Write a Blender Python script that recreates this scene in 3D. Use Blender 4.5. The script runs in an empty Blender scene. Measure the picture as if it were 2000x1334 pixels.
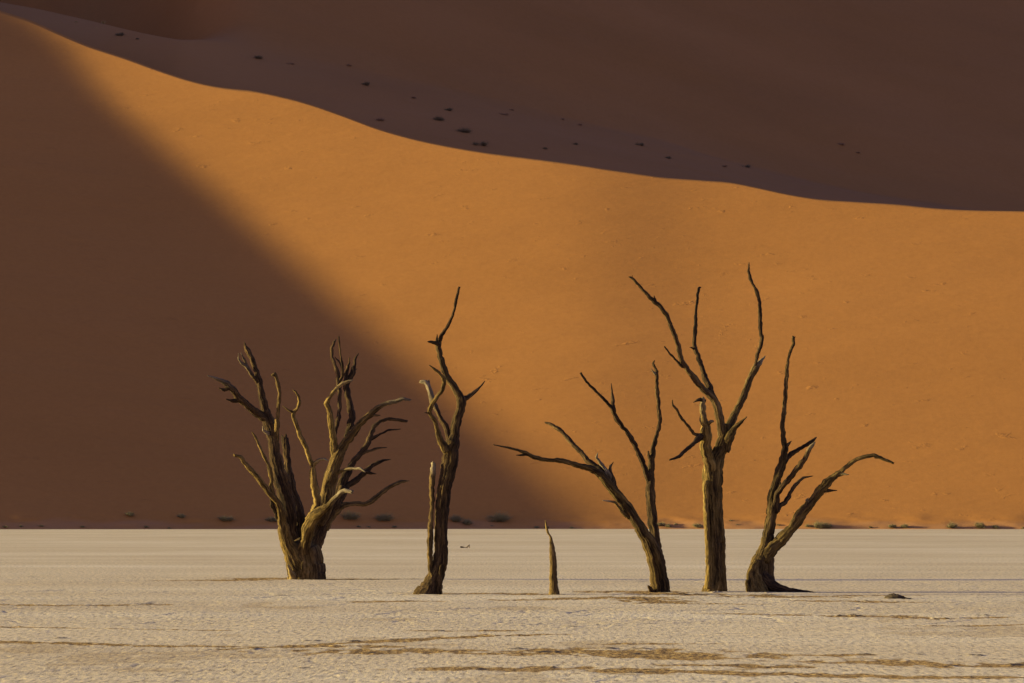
import bpy, math, random
import numpy as np
from mathutils import Vector, noise as mn

random.seed(7)
rng = np.random.default_rng(11)
scene = bpy.context.scene

# ------------------------------------------------------------------ camera
F = 8333.0                       # focal length of the photograph in its own pixels (2000 wide)
EYE = 1.6
HORIZON = 1012.0
TILT = math.atan((HORIZON - 667.0) / F)
cam_d = bpy.data.cameras.new('camera')
cam = bpy.data.objects.new('camera', cam_d)
scene.collection.objects.link(cam)
cam_d.lens = F * 36 / 2000
cam_d.sensor_width = 36
cam_d.clip_start = 0.5
cam_d.clip_end = 6000
cam.location = (0, 0, EYE)
cam.rotation_euler = (math.radians(90) + TILT, 0, 0)
cam_d.dof.use_dof = True
cam_d.dof.focus_distance = 95
cam_d.dof.aperture_fstop = 16
scene.camera = cam

# ------------------------------------------------------------------ light
SUN_EL = math.radians(8.0)
SUN_BACK = math.radians(4.0)    # the sun stands left, this far beyond the picture plane
S = Vector((-math.cos(SUN_EL) * math.cos(SUN_BACK), math.cos(SUN_EL) * math.sin(SUN_BACK), math.sin(SUN_EL)))
w = bpy.data.worlds.new('World'); scene.world = w; w.use_nodes = True
nt = w.node_tree
sky = nt.nodes.new('ShaderNodeTexSky'); sky.sky_type = 'NISHITA'; sky.sun_disc = False
sky.sun_elevation = SUN_EL
sky.sun_rotation = math.atan2(S.x, S.y)
sky.dust_density = 0.4
bg = nt.nodes['Background']; bg.inputs['Strength'].default_value = 0.085
tint = nt.nodes.new('ShaderNodeMixRGB'); tint.blend_type = 'MULTIPLY'; tint.inputs[0].default_value = 1
tint.inputs[2].default_value = (.87, .715, 1.36, 1)
nt.links.new(sky.outputs[0], tint.inputs[1]); nt.links.new(tint.outputs[0], bg.inputs[0])
sd = bpy.data.lights.new('sun', 'SUN'); so = bpy.data.objects.new('sun', sd)
scene.collection.objects.link(so)
sd.energy = 4.8; sd.angle = math.radians(1.8); sd.color = (1.0, 0.92, 0.46)
so.rotation_euler = S.to_track_quat('Z', 'Y').to_euler()
so.location = (-60, 30, 60)
scene.view_settings.view_transform = 'Standard'
scene.view_settings.look = 'None'
scene.view_settings.gamma = 1
scene.view_settings.exposure = 1.6

# ------------------------------------------------------------------ helpers
ct, st = math.cos(TILT), math.sin(TILT)
def ray(px, py):
    """direction through a photograph pixel, scaled so that its y is 1"""
    u = (px - 1000) / F; v = (667 - py) / F
    dy = ct - v * st; dz = st + v * ct
    return u / dy, dz / dy
def at(px, py, Y):
    a, b = ray(px, py)
    return Vector((a * Y, Y, EYE + b * Y))
def on_ground(px, py):
    a, b = ray(px, py)
    Y = -EYE / b
    return Vector((a * Y, Y, 0))
def project(x, y, z):
    c = y * ct + (z - EYE) * st
    v = (z - EYE) * ct - y * st
    return 1000 + F * x / c, 667 - F * v / c

col = scene.collection
def link(o, parent=None):
    col.objects.link(o)
    if parent is not None: o.parent = parent
    return o
def mesh_obj(name, verts, faces, mat, parent=None, smooth=True, attrs=None):
    me = bpy.data.meshes.new(name)
    me.from_pydata(verts, [], faces)
    if smooth: me.polygons.foreach_set('use_smooth', np.ones(len(me.polygons), bool))
    if attrs:
        for k, (typ, data) in attrs.items():
            a = me.attributes.new(k, typ, 'POINT')
            a.data.foreach_set('vector' if typ == 'FLOAT_VECTOR' else 'value', np.asarray(data, np.float32).ravel())
    me.materials.append(mat); me.update()
    return link(bpy.data.objects.new(name, me), parent)
def grid_obj(name, X, Y, Z, mat, attrs=None, flip=False):
    n, m = X.shape
    me = bpy.data.meshes.new(name)
    co = np.stack([X, Y, Z], -1).reshape(-1, 3).astype(np.float32)
    idx = np.arange(n * m).reshape(n, m)
    q = np.stack([idx[:-1, :-1], idx[:-1, 1:], idx[1:, 1:], idx[1:, :-1]], -1).reshape(-1, 4)
    if flip: q = q[:, ::-1]
    me.vertices.add(len(co)); me.vertices.foreach_set('co', co.ravel())
    me.loops.add(q.size); me.loops.foreach_set('vertex_index', q.ravel().astype(np.int32))
    me.polygons.add(len(q)); me.polygons.foreach_set('loop_start', (np.arange(len(q)) * 4).astype(np.int32))
    me.polygons.foreach_set('use_smooth', np.ones(len(q), bool))
    if attrs:
        for k, d in attrs.items():
            a = me.attributes.new(k, 'FLOAT', 'POINT'); a.data.foreach_set('value', d.astype(np.float32).ravel())
    me.materials.append(mat); me.update(calc_edges=True); me.validate()
    return link(bpy.data.objects.new(name, me))
def thing(name, label, cat, loc, group=None):
    o = bpy.data.objects.new(name, None); link(o); o.location = loc; o.empty_display_size = .3
    o['label'] = label; o['category'] = cat
    if group: o['group'] = group
    return o
def tag(o, label=None, cat=None, group=None, kind=None):
    if label: o['label'] = label
    if cat: o['category'] = cat
    if group: o['group'] = group
    if kind: o['kind'] = kind
    return o

# vectorised noise
_T = rng.random((512, 512))
_Tx = rng.random((512, 512)); _Ty = rng.random((512, 512))
def vnoise(x, y):
    xi = np.floor(x).astype(int); yi = np.floor(y).astype(int)
    fx = x - xi; fy = y - yi
    fx = fx * fx * (3 - 2 * fx); fy = fy * fy * (3 - 2 * fy)
    a = _T[xi % 512, yi % 512]; b = _T[(xi + 1) % 512, yi % 512]
    c = _T[xi % 512, (yi + 1) % 512]; d = _T[(xi + 1) % 512, (yi + 1) % 512]
    return (a * (1 - fx) + b * fx) * (1 - fy) + (c * (1 - fx) + d * fx) * fy
def fbm(x, y, o=4):
    s = 0; amp = 1; t = 0
    for i in range(o):
        s = s + amp * vnoise(x + 17.3 * i, y + 41.7 * i); t += amp
        amp *= .5; x = x * 2.03; y = y * 2.03
    return s / t
def voro(x, y):
    xi = np.floor(x).astype(int); yi = np.floor(y).astype(int)
    f1 = np.full(x.shape, 9.); f2 = np.full(x.shape, 9.); idv = np.zeros(x.shape)
    for i in (-1, 0, 1):
        for j in (-1, 0, 1):
            cx = xi + i; cy = yi + j
            d = np.hypot(cx + _Tx[cx % 512, cy % 512] - x, cy + _Ty[cx % 512, cy % 512] - y)
            closer = d < f1
            f2 = np.where(closer, f1, np.minimum(f2, d))
            idv = np.where(closer, _T[cx % 512, cy % 512], idv)
            f1 = np.where(closer, d, f1)
    return f1, f2, idv

# ------------------------------------------------------------------ materials
def new_mat(name):
    m = bpy.data.materials.new(name); m.use_nodes = True
    n = m.node_tree.nodes; l = m.node_tree.links
    b = n['Principled BSDF']; b.inputs['Roughness'].default_value = .95
    b.inputs['Specular IOR Level'].default_value = .08
    return m, n, l, b
def ramp(n, stops):
    r = n.new('ShaderNodeValToRGB'); e = r.color_ramp.elements
    while len(e) < len(stops): e.new(.5)
    for k, (p, c) in enumerate(stops):
        e[k].position = p; e[k].color = (*c, 1)
    return r
def noise_node(n, l, vec, scale, detail=4, rough=.55):
    t = n.new('ShaderNodeTexNoise'); t.inputs['Scale'].default_value = scale
    t.inputs['Detail'].default_value = detail; t.inputs['Roughness'].default_value = rough
    l.new(vec, t.inputs['Vector']); return t
def mapping(n, l, vec, scale=(1, 1, 1), rot=(0, 0, 0)):
    m = n.new('ShaderNodeMapping'); m.inputs['Scale'].default_value = scale; m.inputs['Rotation'].default_value = rot
    l.new(vec, m.inputs['Vector']); return m.outputs[0]

def sand_material(name, c0, c1, dust_skylight=(.33, .18, .09)):
    m, n, l, b = new_mat(name)
    g = n.new('ShaderNodeNewGeometry').outputs['Position']
    a = noise_node(n, l, mapping(n, l, g, (.012, .03, .03), (0, 0, .5)), 1, 5, .55)
    r = ramp(n, [(.33, c0), (.67, c1)])
    l.new(a.outputs[0], r.inputs[0])
    f = noise_node(n, l, g, 1.1, 6, .7)
    mx = n.new('ShaderNodeMixRGB'); mx.blend_type = 'MULTIPLY'; mx.inputs[0].default_value = 1
    fr = ramp(n, [(.3, (.93, .92, .9)), (.7, (1.04, 1.04, 1.05))])
    l.new(f.outputs[0], fr.inputs[0]); l.new(r.outputs[0], mx.inputs[1]); l.new(fr.outputs[0], mx.inputs[2])
    du = n.new('ShaderNodeAttribute'); du.attribute_name = 'dust_skylight'
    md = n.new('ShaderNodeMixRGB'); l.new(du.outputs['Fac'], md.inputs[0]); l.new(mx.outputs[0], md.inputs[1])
    md.inputs[2].default_value = (*dust_skylight, 1)
    l.new(md.outputs[0], b.inputs['Base Color'])
    f2 = noise_node(n, l, mapping(n, l, g, (.016, .05, .07), (0, .65, 0)), 1, 5, .5)
    ad = n.new('ShaderNodeMath'); ad.operation = 'MULTIPLY_ADD'; ad.inputs[1].default_value = .035
    l.new(f.outputs[0], ad.inputs[0]); l.new(f2.outputs[0], ad.inputs[2])
    # small slumps and scuffs scattered on the slope
    sc_ = noise_node(n, l, mapping(n, l, g, (.22, .5, .5), (0, .65, 0)), 1, 6, .65)
    sr_ = n.new('ShaderNodeMapRange'); sr_.inputs['From Min'].default_value = .63; sr_.inputs['From Max'].default_value = .76
    l.new(sc_.outputs[0], sr_.inputs['Value'])
    a2 = n.new('ShaderNodeMath'); a2.operation = 'MULTIPLY_ADD'; a2.inputs[1].default_value = .16
    l.new(sr_.outputs['Result'], a2.inputs[0]); l.new(ad.outputs[0], a2.inputs[2])
    bp = n.new('ShaderNodeBump'); bp.inputs['Strength'].default_value = .55; bp.inputs['Distance'].default_value = 1.2
    l.new(a2.outputs[0], bp.inputs['Height']); l.new(bp.outputs[0], b.inputs['Normal'])
    return m
M_sand = sand_material('orange_sand', (.338, .136, .028), (.360, .146, .031))
M_sand_far = sand_material('shade_darkened_sand', (.245, .104, .026), (.277, .119, .032), (.27, .132, .046))  # same sand as the front dune, its colour darkened for the far slope's shade

def pan_material():
    m, n, l, b = new_mat('cracked_clay')
    g = n.new('ShaderNodeNewGeometry').outputs['Position']
    big = noise_node(n, l, mapping(n, l, g, (.05, .02, 1)), 1, 5, .6)
    r = ramp(n, [(.30, (.49, .362, .198)), (.52, (.545, .415, .236)), (.72, (.615, .485, .29))])
    band = noise_node(n, l, mapping(n, l, g, (.012, .11, 1)), 1, 4, .6)
    bm_ = n.new('ShaderNodeMath'); bm_.operation = 'MULTIPLY_ADD'; bm_.inputs[1].default_value = .9
    bs_ = n.new('ShaderNodeMath'); bs_.operation = 'SUBTRACT'; bs_.inputs[1].default_value = .5
    l.new(band.outputs[0], bs_.inputs[0]); l.new(bs_.outputs[0], bm_.inputs[0]); l.new(big.outputs[0], bm_.inputs[2])
    l.new(bm_.outputs[0], r.inputs[0])
    fine = noise_node(n, l, mapping(n, l, g, (15, 1.7, 1)), 1, 5, .8)
    fr = ramp(n, [(.38, (.30, .26, .20)), (.46, (.86, .85, .83)), (.55, (1.12, 1.12, 1.09)), (.62, (1.45, 1.32, .95))])
    l.new(fine.outputs[0], fr.inputs[0])
    mx = n.new('ShaderNodeMixRGB'); mx.blend_type = 'MULTIPLY'; mx.inputs[0].default_value = .8
    l.new(r.outputs[0], mx.inputs[1]); l.new(fr.outputs[0], mx.inputs[2])
    # sand lying in the hollows
    sa = n.new('ShaderNodeAttribute'); sa.attribute_name = 'sand'
    sn = noise_node(n, l, mapping(n, l, g, (13, 3.5, 1)), 1, 5, .78)
    sr = ramp(n, [(.38, (.06, .032, .010)), (.48, (.24, .13, .034)), (.58, (.42, .255, .07)), (.68, (.62, .42, .16))])
    l.new(sn.outputs[0], sr.inputs[0])
    m2 = n.new('ShaderNodeMixRGB'); l.new(sa.outputs['Fac'], m2.inputs[0])
    l.new(mx.outputs[0], m2.inputs[1]); l.new(sr.outputs[0], m2.inputs[2])
    ca = n.new('ShaderNodeAttribute'); ca.attribute_name = 'crack_shade'
    m3 = n.new('ShaderNodeMixRGB'); l.new(ca.outputs['Fac'], m3.inputs[0])
    l.new(m2.outputs[0], m3.inputs[1]); m3.inputs[2].default_value = (.06, .040, .024, 1)
    l.new(m3.outputs[0], b.inputs['Base Color'])
    bp = n.new('ShaderNodeBump'); bp.inputs['Strength'].default_value = .5; bp.inputs['Distance'].default_value = .02
    l.new(fine.outputs[0], bp.inputs['Height']); l.new(bp.outputs[0], b.inputs['Normal'])
    return m
M_pan = pan_material()

def wood_material():
    m, n, l, b = new_mat('dead_wood')
    at_ = n.new('ShaderNodeAttribute'); at_.attribute_name = 'bark'; v = at_.outputs['Vector']
    a = noise_node(n, l, v, 24, 8, .80)
    big = noise_node(n, l, v, 2.2, 4, .6)
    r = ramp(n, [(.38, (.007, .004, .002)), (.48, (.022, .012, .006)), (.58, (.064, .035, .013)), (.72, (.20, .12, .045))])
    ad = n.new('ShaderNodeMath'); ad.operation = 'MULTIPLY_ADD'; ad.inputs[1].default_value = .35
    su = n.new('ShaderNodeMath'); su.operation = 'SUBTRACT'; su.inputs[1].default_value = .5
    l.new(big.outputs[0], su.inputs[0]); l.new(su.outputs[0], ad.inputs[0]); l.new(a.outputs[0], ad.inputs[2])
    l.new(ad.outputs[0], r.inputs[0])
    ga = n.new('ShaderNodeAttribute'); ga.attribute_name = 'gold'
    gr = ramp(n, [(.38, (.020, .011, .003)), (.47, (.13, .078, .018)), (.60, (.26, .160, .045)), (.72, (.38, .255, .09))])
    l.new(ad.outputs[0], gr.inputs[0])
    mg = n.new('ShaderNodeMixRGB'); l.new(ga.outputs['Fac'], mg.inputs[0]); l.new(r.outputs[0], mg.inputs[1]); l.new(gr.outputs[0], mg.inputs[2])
    pa = n.new('ShaderNodeAttribute'); pa.attribute_name = 'pale'
    pr = ramp(n, [(.35, (.10, .07, .035)), (.6, (.32, .24, .14))])
    l.new(a.outputs[0], pr.inputs[0])
    mx = n.new('ShaderNodeMixRGB'); l.new(pa.outputs['Fac'], mx.inputs[0])
    l.new(mg.outputs[0], mx.inputs[1]); l.new(pr.outputs[0], mx.inputs[2])
    l.new(mx.outputs[0], b.inputs['Base Color'])
    bp = n.new('ShaderNodeBump'); bp.inputs['Strength'].default_value = .9; bp.inputs['Distance'].default_value = .03
    l.new(a.outputs[0], bp.inputs['Height']); l.new(bp.outputs[0], b.inputs['Normal'])
    return m
M_wood = wood_material()

def plain(name, c0, c1, scale=6):
    m, n, l, b = new_mat(name)
    g = n.new('ShaderNodeNewGeometry').outputs['Position']
    a = noise_node(n, l, g, scale, 4, .6); r = ramp(n, [(.35, c0), (.65, c1)])
    l.new(a.outputs[0], r.inputs[0]); l.new(r.outputs[0], b.inputs['Base Color'])
    return m
M_bush = plain('dry_grey_green_foliage', (.14, .105, .045), (.26, .20, .085))
M_bush_far = plain('brown_far_foliage', (.10, .068, .032), (.17, .12, .06))  # browner tone, close to the sand of the far slope
M_bush_faint = plain('faint_dusty_foliage', (.22, .115, .055), (.29, .16, .08))
M_grass = plain('straw_grass', (.30, .21, .08), (.42, .30, .12))
M_clod = plain('pale_clod', (.20, .14, .085), (.30, .22, .13), 14)
M_lump = plain('shade_darkened_mud', (.028, .019, .011), (.07, .047, .027), 12)  # the mound's shaded side put into one dark mud colour

# ------------------------------------------------------------------ ground
SANDS = [  # photograph pixels (x, y, thickness) of the sand filled hollows
    [(858, 1304, 3), (940, 1306, 7), (1080, 1306, 9), (1240, 1309, 9), (1400, 1314, 8), (1530, 1317, 7)],
    [(1545, 1316, 5), (1700, 1321, 6), (1850, 1323, 6), (2010, 1323, 4)],
    [(690, 1276, 3), (740, 1273, 9), (850, 1271, 7), (900, 1272, 3)],
    [(980, 1272, 3), (1060, 1272, 5), (1130, 1270, 8), (1190, 1275, 12), (1260, 1277, 12), (1320, 1283, 8), (1360, 1288, 3)],
    [(560, 1263, 2), (640, 1262, 5), (720, 1261, 4), (760, 1264, 2)],
    [(825, 1231, 2), (870, 1232, 4), (960, 1231, 4), (1020, 1231, 2)],
    [(0, 1252, 3), (120, 1256, 3), (300, 1261, 3), (560, 1264, 2)],
    [(0, 1181, 3), (120, 1183, 4), (220, 1182, 3), (310, 1181, 3)],
    [(0, 1224, 2), (200, 1228, 2), (420, 1231, 2)],
    [(340, 1134, 2), (440, 1134, 3), (540, 1129, 3)],
    [(640, 1131, 3), (700, 1131, 4), (780, 1131, 2)],
    [(870, 1160, 3), (1000, 1159, 4), (1075, 1161, 3)],
    [(1000, 1171, 3), (1180, 1168, 4), (1230, 1166, 4), (1300, 1178, 3)],
    [(1180, 1155, 3), (1240, 1155, 4), (1330, 1162, 4), (1380, 1160, 3)],
    [(1460, 1163, 3), (1560, 1166, 5), (1640, 1164, 4), (1720, 1163, 4)],
    [(1560, 1173, 3), (1640, 1174, 4), (1750, 1176, 4), (1800, 1176, 2)],
    [(1430, 1198, 2), (1550, 1201, 3), (1660, 1203, 6), (1760, 1206, 3), (1850, 1209, 4), (1960, 1206, 2)],
    [(1240, 1177, 2), (1320, 1178, 3), (1450, 1180, 2)],
    [(1530, 1279, 2), (1600, 1280, 4), (1640, 1279, 3)],
    [(1670, 1291, 3), (1720, 1293, 8), (1800, 1297, 5), (1900, 1301, 6), (2010, 1300, 9)],
    [(1810, 1222, 2), (1900, 1222, 3), (1990, 1220, 3)],
    [(1190, 1258, 2), (1260, 1257, 3), (1340, 1257, 2)],
    [(700, 1176, 2), (760, 1174, 3), (820, 1174, 3)],
    [(430, 1268, 1), (1000, 1240, 3), (1100, 1238, 1)],
    [(1380, 1300, 2), (1430, 1300, 6), (1500, 1303, 4)],
]
LUMPS = [  # x, y, half width px, height m : raised plate edges and clods
    (1185, 1267, 26, .05), (1250, 1267, 24, .05), (1010, 1267, 22, .045), (735, 1275, 24, .05), (1070, 1273, 30, .035),
    (610, 1252, 20, .04), (505, 1268, 16, .04), (690, 1252, 16, .03), (1240, 1277, 30, .04), (740, 1181, 10, .04), (1430, 1299, 26, .045),
    (1500, 1303, 16, .035), (1345, 1161, 28, .05), (1232, 1169, 14, .04), (1260, 1170, 12, .05), (1490, 1162, 26, .04),
    (1660, 1203, 34, .06), (1685, 1174, 18, .05), (1840, 1209, 22, .05), (1690, 1279, 20, .045), (1800, 1279, 26, .045),
    (1905, 1280, 18, .05), (1990, 1300, 34, .09), (1870, 1301, 40, .06), (1270, 1312, 12, .05), (1080, 1304, 8, .08),
    (940, 1307, 16, .04), (375, 1096, 16, .05), (440, 1046, 10, .12), (198, 1049, 10, .12), (60, 1126, 12, .04),
    (550, 1163, 16, .03), (600, 1305, 20, .02), (1600, 1142, 10, .03), (860, 1232, 16, .04), (1925, 1203, 22, .035),
    (1240, 1313, 16, .03), (120, 1246, 18, .03), (800, 1174, 20, .03), (285, 1180, 22, .035), (1120, 1223, 20, .03),
]
def make_ground():
    ys = [-60, -30, -10, 0, 10, 20, 28, 34, 38]
    while ys[-1] < 700:
        y = ys[-1]; ys.append(y + max(.05, y * .00095 if y < 160 else (y - 120) * .02 * .25 + .15))
    ys += [760, 900, 1200, 1800, 3000]
    ys = np.array(ys, float)
    sc = np.arange(-.150, .1501, .00052)
    out = .15 * 1.25 ** np.arange(1, 18)
    sx = np.concatenate([-out[::-1], sc, out])
    Yg, Sg = np.meshgrid(ys, sx, indexing='ij')
    X = Sg * np.maximum(Yg, 36); Y = Yg.copy()
    fade = np.clip((170 - Y) / 70, .12, 1) * np.clip((Y - 36) / 4, 0, 1)
    wx = X + .5 * fbm(X * .8, Y * .8, 3); wy = Y + .5 * fbm(X * .8 + 50, Y * .8, 3)
    f1, f2, idv = voro(wx / .17, wy / .26)
    edge = np.clip((f2 - f1) / .16, 0, 1)
    g1, g2, id2 = voro(wx / 1.7, wy / 2.6)
    edge2 = np.clip((g2 - g1) / .05, 0, 1)
    act = np.clip((fbm(X * .25 + 9, Y * .10 + 3, 4) - .42) * 5, 0, 1)      # where the crust is rougher
    Z = -.005 * (1 - edge) * (.2 + .8 * act) + (idv - .5) * .004 * (.4 + act)
    Z += (fbm(X * 26, Y * 11, 3) - .5) * .0080 * (.6 + .9 * act)
    Z += (id2 - .5) * .008 - .010 * (1 - edge2) * act
    Z += (fbm(X * .12, Y * .05, 3) - .5) * .03 * np.clip((Y - 40) / 10, 0, 1)
    crack_shade = (1 - edge) * .12 * act + (1 - edge2) * .12 * act
    sand = np.zeros_like(X)
    jig = fbm(X * 5, Y * 1.5, 4)
    for pl in SANDS:
        P = [on_ground(a, b) for a, b, c in pl]
        for k in range(len(P) - 1):
            a, b = P[k], P[k + 1]
            q_ = 1.0 if pl[0][1] > 1250 else .55
            wa = q_ * pl[k][2] * a.y ** 2 / (EYE * F) * .5; wb = q_ * pl[k + 1][2] * b.y ** 2 / (EYE * F) * .5
            r0 = np.searchsorted(ys, min(a.y, b.y) - 3 * max(wa, wb)); r1 = np.searchsorted(ys, max(a.y, b.y) + 3 * max(wa, wb))
            if r1 <= r0: continue
            sl = slice(r0, r1)
            dx, dy = b.x - a.x, b.y - a.y
            t = np.clip(((X[sl] - a.x) * dx + (Y[sl] - a.y) * dy) / (dx * dx + dy * dy), 0, 1)
            d = np.hypot((X[sl] - a.x - t * dx) * .7, Y[sl] - a.y - t * dy)
            ww = (wa + (wb - wa) * t) * np.clip(-.55 + 3.0 * jig[sl], .05, 2)
            m = np.clip((1.15 - d / np.maximum(ww, .03)) * 2.2, 0, 1)
            sand[sl] = np.maximum(sand[sl], m)
    extra = np.clip((fbm(X * .5 + 20, Y * .22 + 70, 5) - .68) * 8, 0, .3)   # thin drifts everywhere
    sand = np.maximum(sand, extra * np.clip((Y - 38) / 5, 0, 1) * np.clip((120 - Y) / 40, 0, 1))
    Z = Z * (1 - .5 * sand) - .006 * sand + sand * (fbm(X * 17, Y * 9, 4) - .5) * .04
    for (px, py, hw, h) in LUMPS:
        c = on_ground(px, py); hx = hw * c.y / F; hy = max(.25, hx * .9)
        r0 = np.searchsorted(ys, c.y - 2 * hy); r1 = np.searchsorted(ys, c.y + 2 * hy)
        sl = slice(r0, r1)
        q = ((X[sl] - c.x) / hx) ** 2 + ((Y[sl] - c.y) / hy) ** 2
        rg = fbm(X[sl] * 13, Y[sl] * 5, 4)
        bmp = np.clip(1.2 - q, 0, 1) ** .6 * np.clip((rg - .36) * 3.2, 0, 1.1)
        Z[sl] += .55 * h * bmp
        crack_shade[sl] = np.maximum(crack_shade[sl], np.clip(bmp * 1.9 - .25, 0, .85))  # shadows of the clumps painted dark, on top of the crack lines
    Z *= fade * np.clip((Y - 32) / 35, .45, 1)
    crack_shade *= np.clip((150 - Y) / 60, .0, 1)
    o = grid_obj('ground', X, Y, Z, M_pan, {'sand': sand, 'crack_shade': crack_shade})
    o['kind'] = 'structure'
    return o
make_ground()

# ------------------------------------------------------------------ dunes
CREST = [(-4000, -420), (-1500, -330), (-600, -260), (-200, -95), (0, 20), (60, 40), (119, 66), (161, 84), (252, 115), (315, 138), (371, 156), (427, 169), (462, 174), (500, 178),
         (546, 187), (600, 201), (670, 225), (740, 251), (810, 271), (880, 286), (950, 298), (1034, 309), (1125, 321), (1195, 332),
         (1251, 340), (1292, 346), (1380, 353), (1440, 358), (1480, 366), (1540, 379), (1600, 389), (1680, 395), (1760, 400),
         (1840, 408), (1900, 411), (2000, 413), (2500, 425), (6000, 470)]
SHOULDER = [(-4000, -520), (-1500, -400), (-600, -150), (-200, -40), (0, 4), (70, 16), (140, 31), (196, 43), (252, 56), (301, 66), (350, 75), (406, 83), (441, 90), (476, 100),
            (560, 118), (700, 142), (850, 172), (1000, 205), (1200, 255), (1500, 335), (2000, 430), (6000, 700)]
def curve(tab):
    xs = np.array([p[0] for p in tab], float); ys_ = np.array([p[1] for p in tab], float)
    m = np.gradient(ys_, xs)
    def f(px):
        px = np.asarray(px, float)
        k = np.clip(np.searchsorted(xs, px) - 1, 0, len(xs) - 2)
        h = xs[k + 1] - xs[k]; t = np.clip((px - xs[k]) / h, 0, 1)
        return ((2*t**3-3*t**2+1)*ys_[k] + (t**3-2*t**2+t)*h*m[k] + (-2*t**3+3*t**2)*ys_[k+1] + (t**3-t**2)*h*m[k+1])
    return f
crest_py = curve(CREST); shoulder_py = curve(SHOULDER)

Y0 = 600.0; K = 1.85
GL, GR, GW = .459, .307, 6.0
REC, RX = .498, 95.7
LA = np.array([-90.32, 90.8]); LB = np.array([0.6, 0.])      # crease between the two flanks of the dune
ldir = (LB - LA) / np.hypot(*(LB - LA)); LN = np.array([-ldir[1], ldir[0]])
def face_Y(x, z):
    d = (x - LA[0]) * LN[0] + (z - LA[1]) * LN[1]
    d = d - 2.6 * np.exp(-((z - 96) / 10) ** 2)
    gl = GL
    gm, ga = (GR - gl) / 2, (GR + gl) / 2
    G = gm * d + ga * GW * (np.logaddexp(d / GW, -d / GW) - math.log(2))
    rec = REC * 12 * np.logaddexp(0, (-x - RX - .416 * np.clip(z, 0, 130)) / 12)         # the dune turns away beyond the left edge
    return Y0 + K * z + 2.4 / (1 + np.exp(-(x - 22) / 6)) * (1 - np.exp(-np.maximum(z, 0) / 2.0)) - G + rec + 34 + .00025 * np.clip(x, 0, 300) ** 2
def und(x, z):
    return (fbm(x / 70 + 5, z / 35 + 2, 3) - .5) * (.9 - .5 / (1 + np.exp(-(x + z * .9 - 20) / 12)))
def face(x, z):
    return face_Y(x, z) + und(x, z)
def solve_height(x, fn, pyf, it=60):
    z = np.full_like(x, 60.)
    for _ in range(it):
        Yv = fn(x, z)
        px, _p = project(x, Yv, z)
        v = (667 - pyf(px)) / F
        zn = EYE + Yv * (st + v * ct) / (ct - v * st)
        z = z * .6 + zn * .4
    return z
xs = np.concatenate([np.arange(-420, -110, 6.), np.arange(-110, 110, .8), np.arange(110, 421, 6.)])
zc = solve_height(xs, face, crest_py)
Yc = face(xs, zc)
def make_front():
    u = np.concatenate([np.linspace(0, .05, 26)[:-1], np.linspace(.05, 1, 150)])
    U, Xg = np.meshgrid(u, xs, indexing='ij')
    Z = -1.0 + (zc[None, :] + 1.0) * U
    Y = face(Xg, Z)
    # lee side behind the crest
    lee = np.array([.4, 2, 6, 15, 40, 80.])
    Zl = zc[None, :] - lee[:, None] * .55; Yl = Yc[None, :] + lee[:, None]
    X = np.vstack([Xg, np.repeat(xs[None], len(lee), 0)])
    dust_skylight = np.clip((1.25 - Z) / .9 + (fbm(Xg / 6, Z * 1.2, 4) - .5) * 2.4, 0, 1) * .28
    Y = Y - .8 * (fbm(Xg / 3.5, Z / .9, 4) - .5) * np.clip(2.6 - Z, 0, 1.5)
    o = grid_obj('sand_dune', X, np.vstack([Y, Yl]), np.vstack([Z, Zl]), M_sand, {'dust_skylight': np.vstack([dust_skylight, np.zeros_like(Zl)])})
    o['kind'] = 'structure'
make_front()
def back_profile(x):
    zc_i = np.interp(x, xs, zc); Yc_i = np.interp(x, xs, Yc)
    return zc_i, Yc_i
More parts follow.
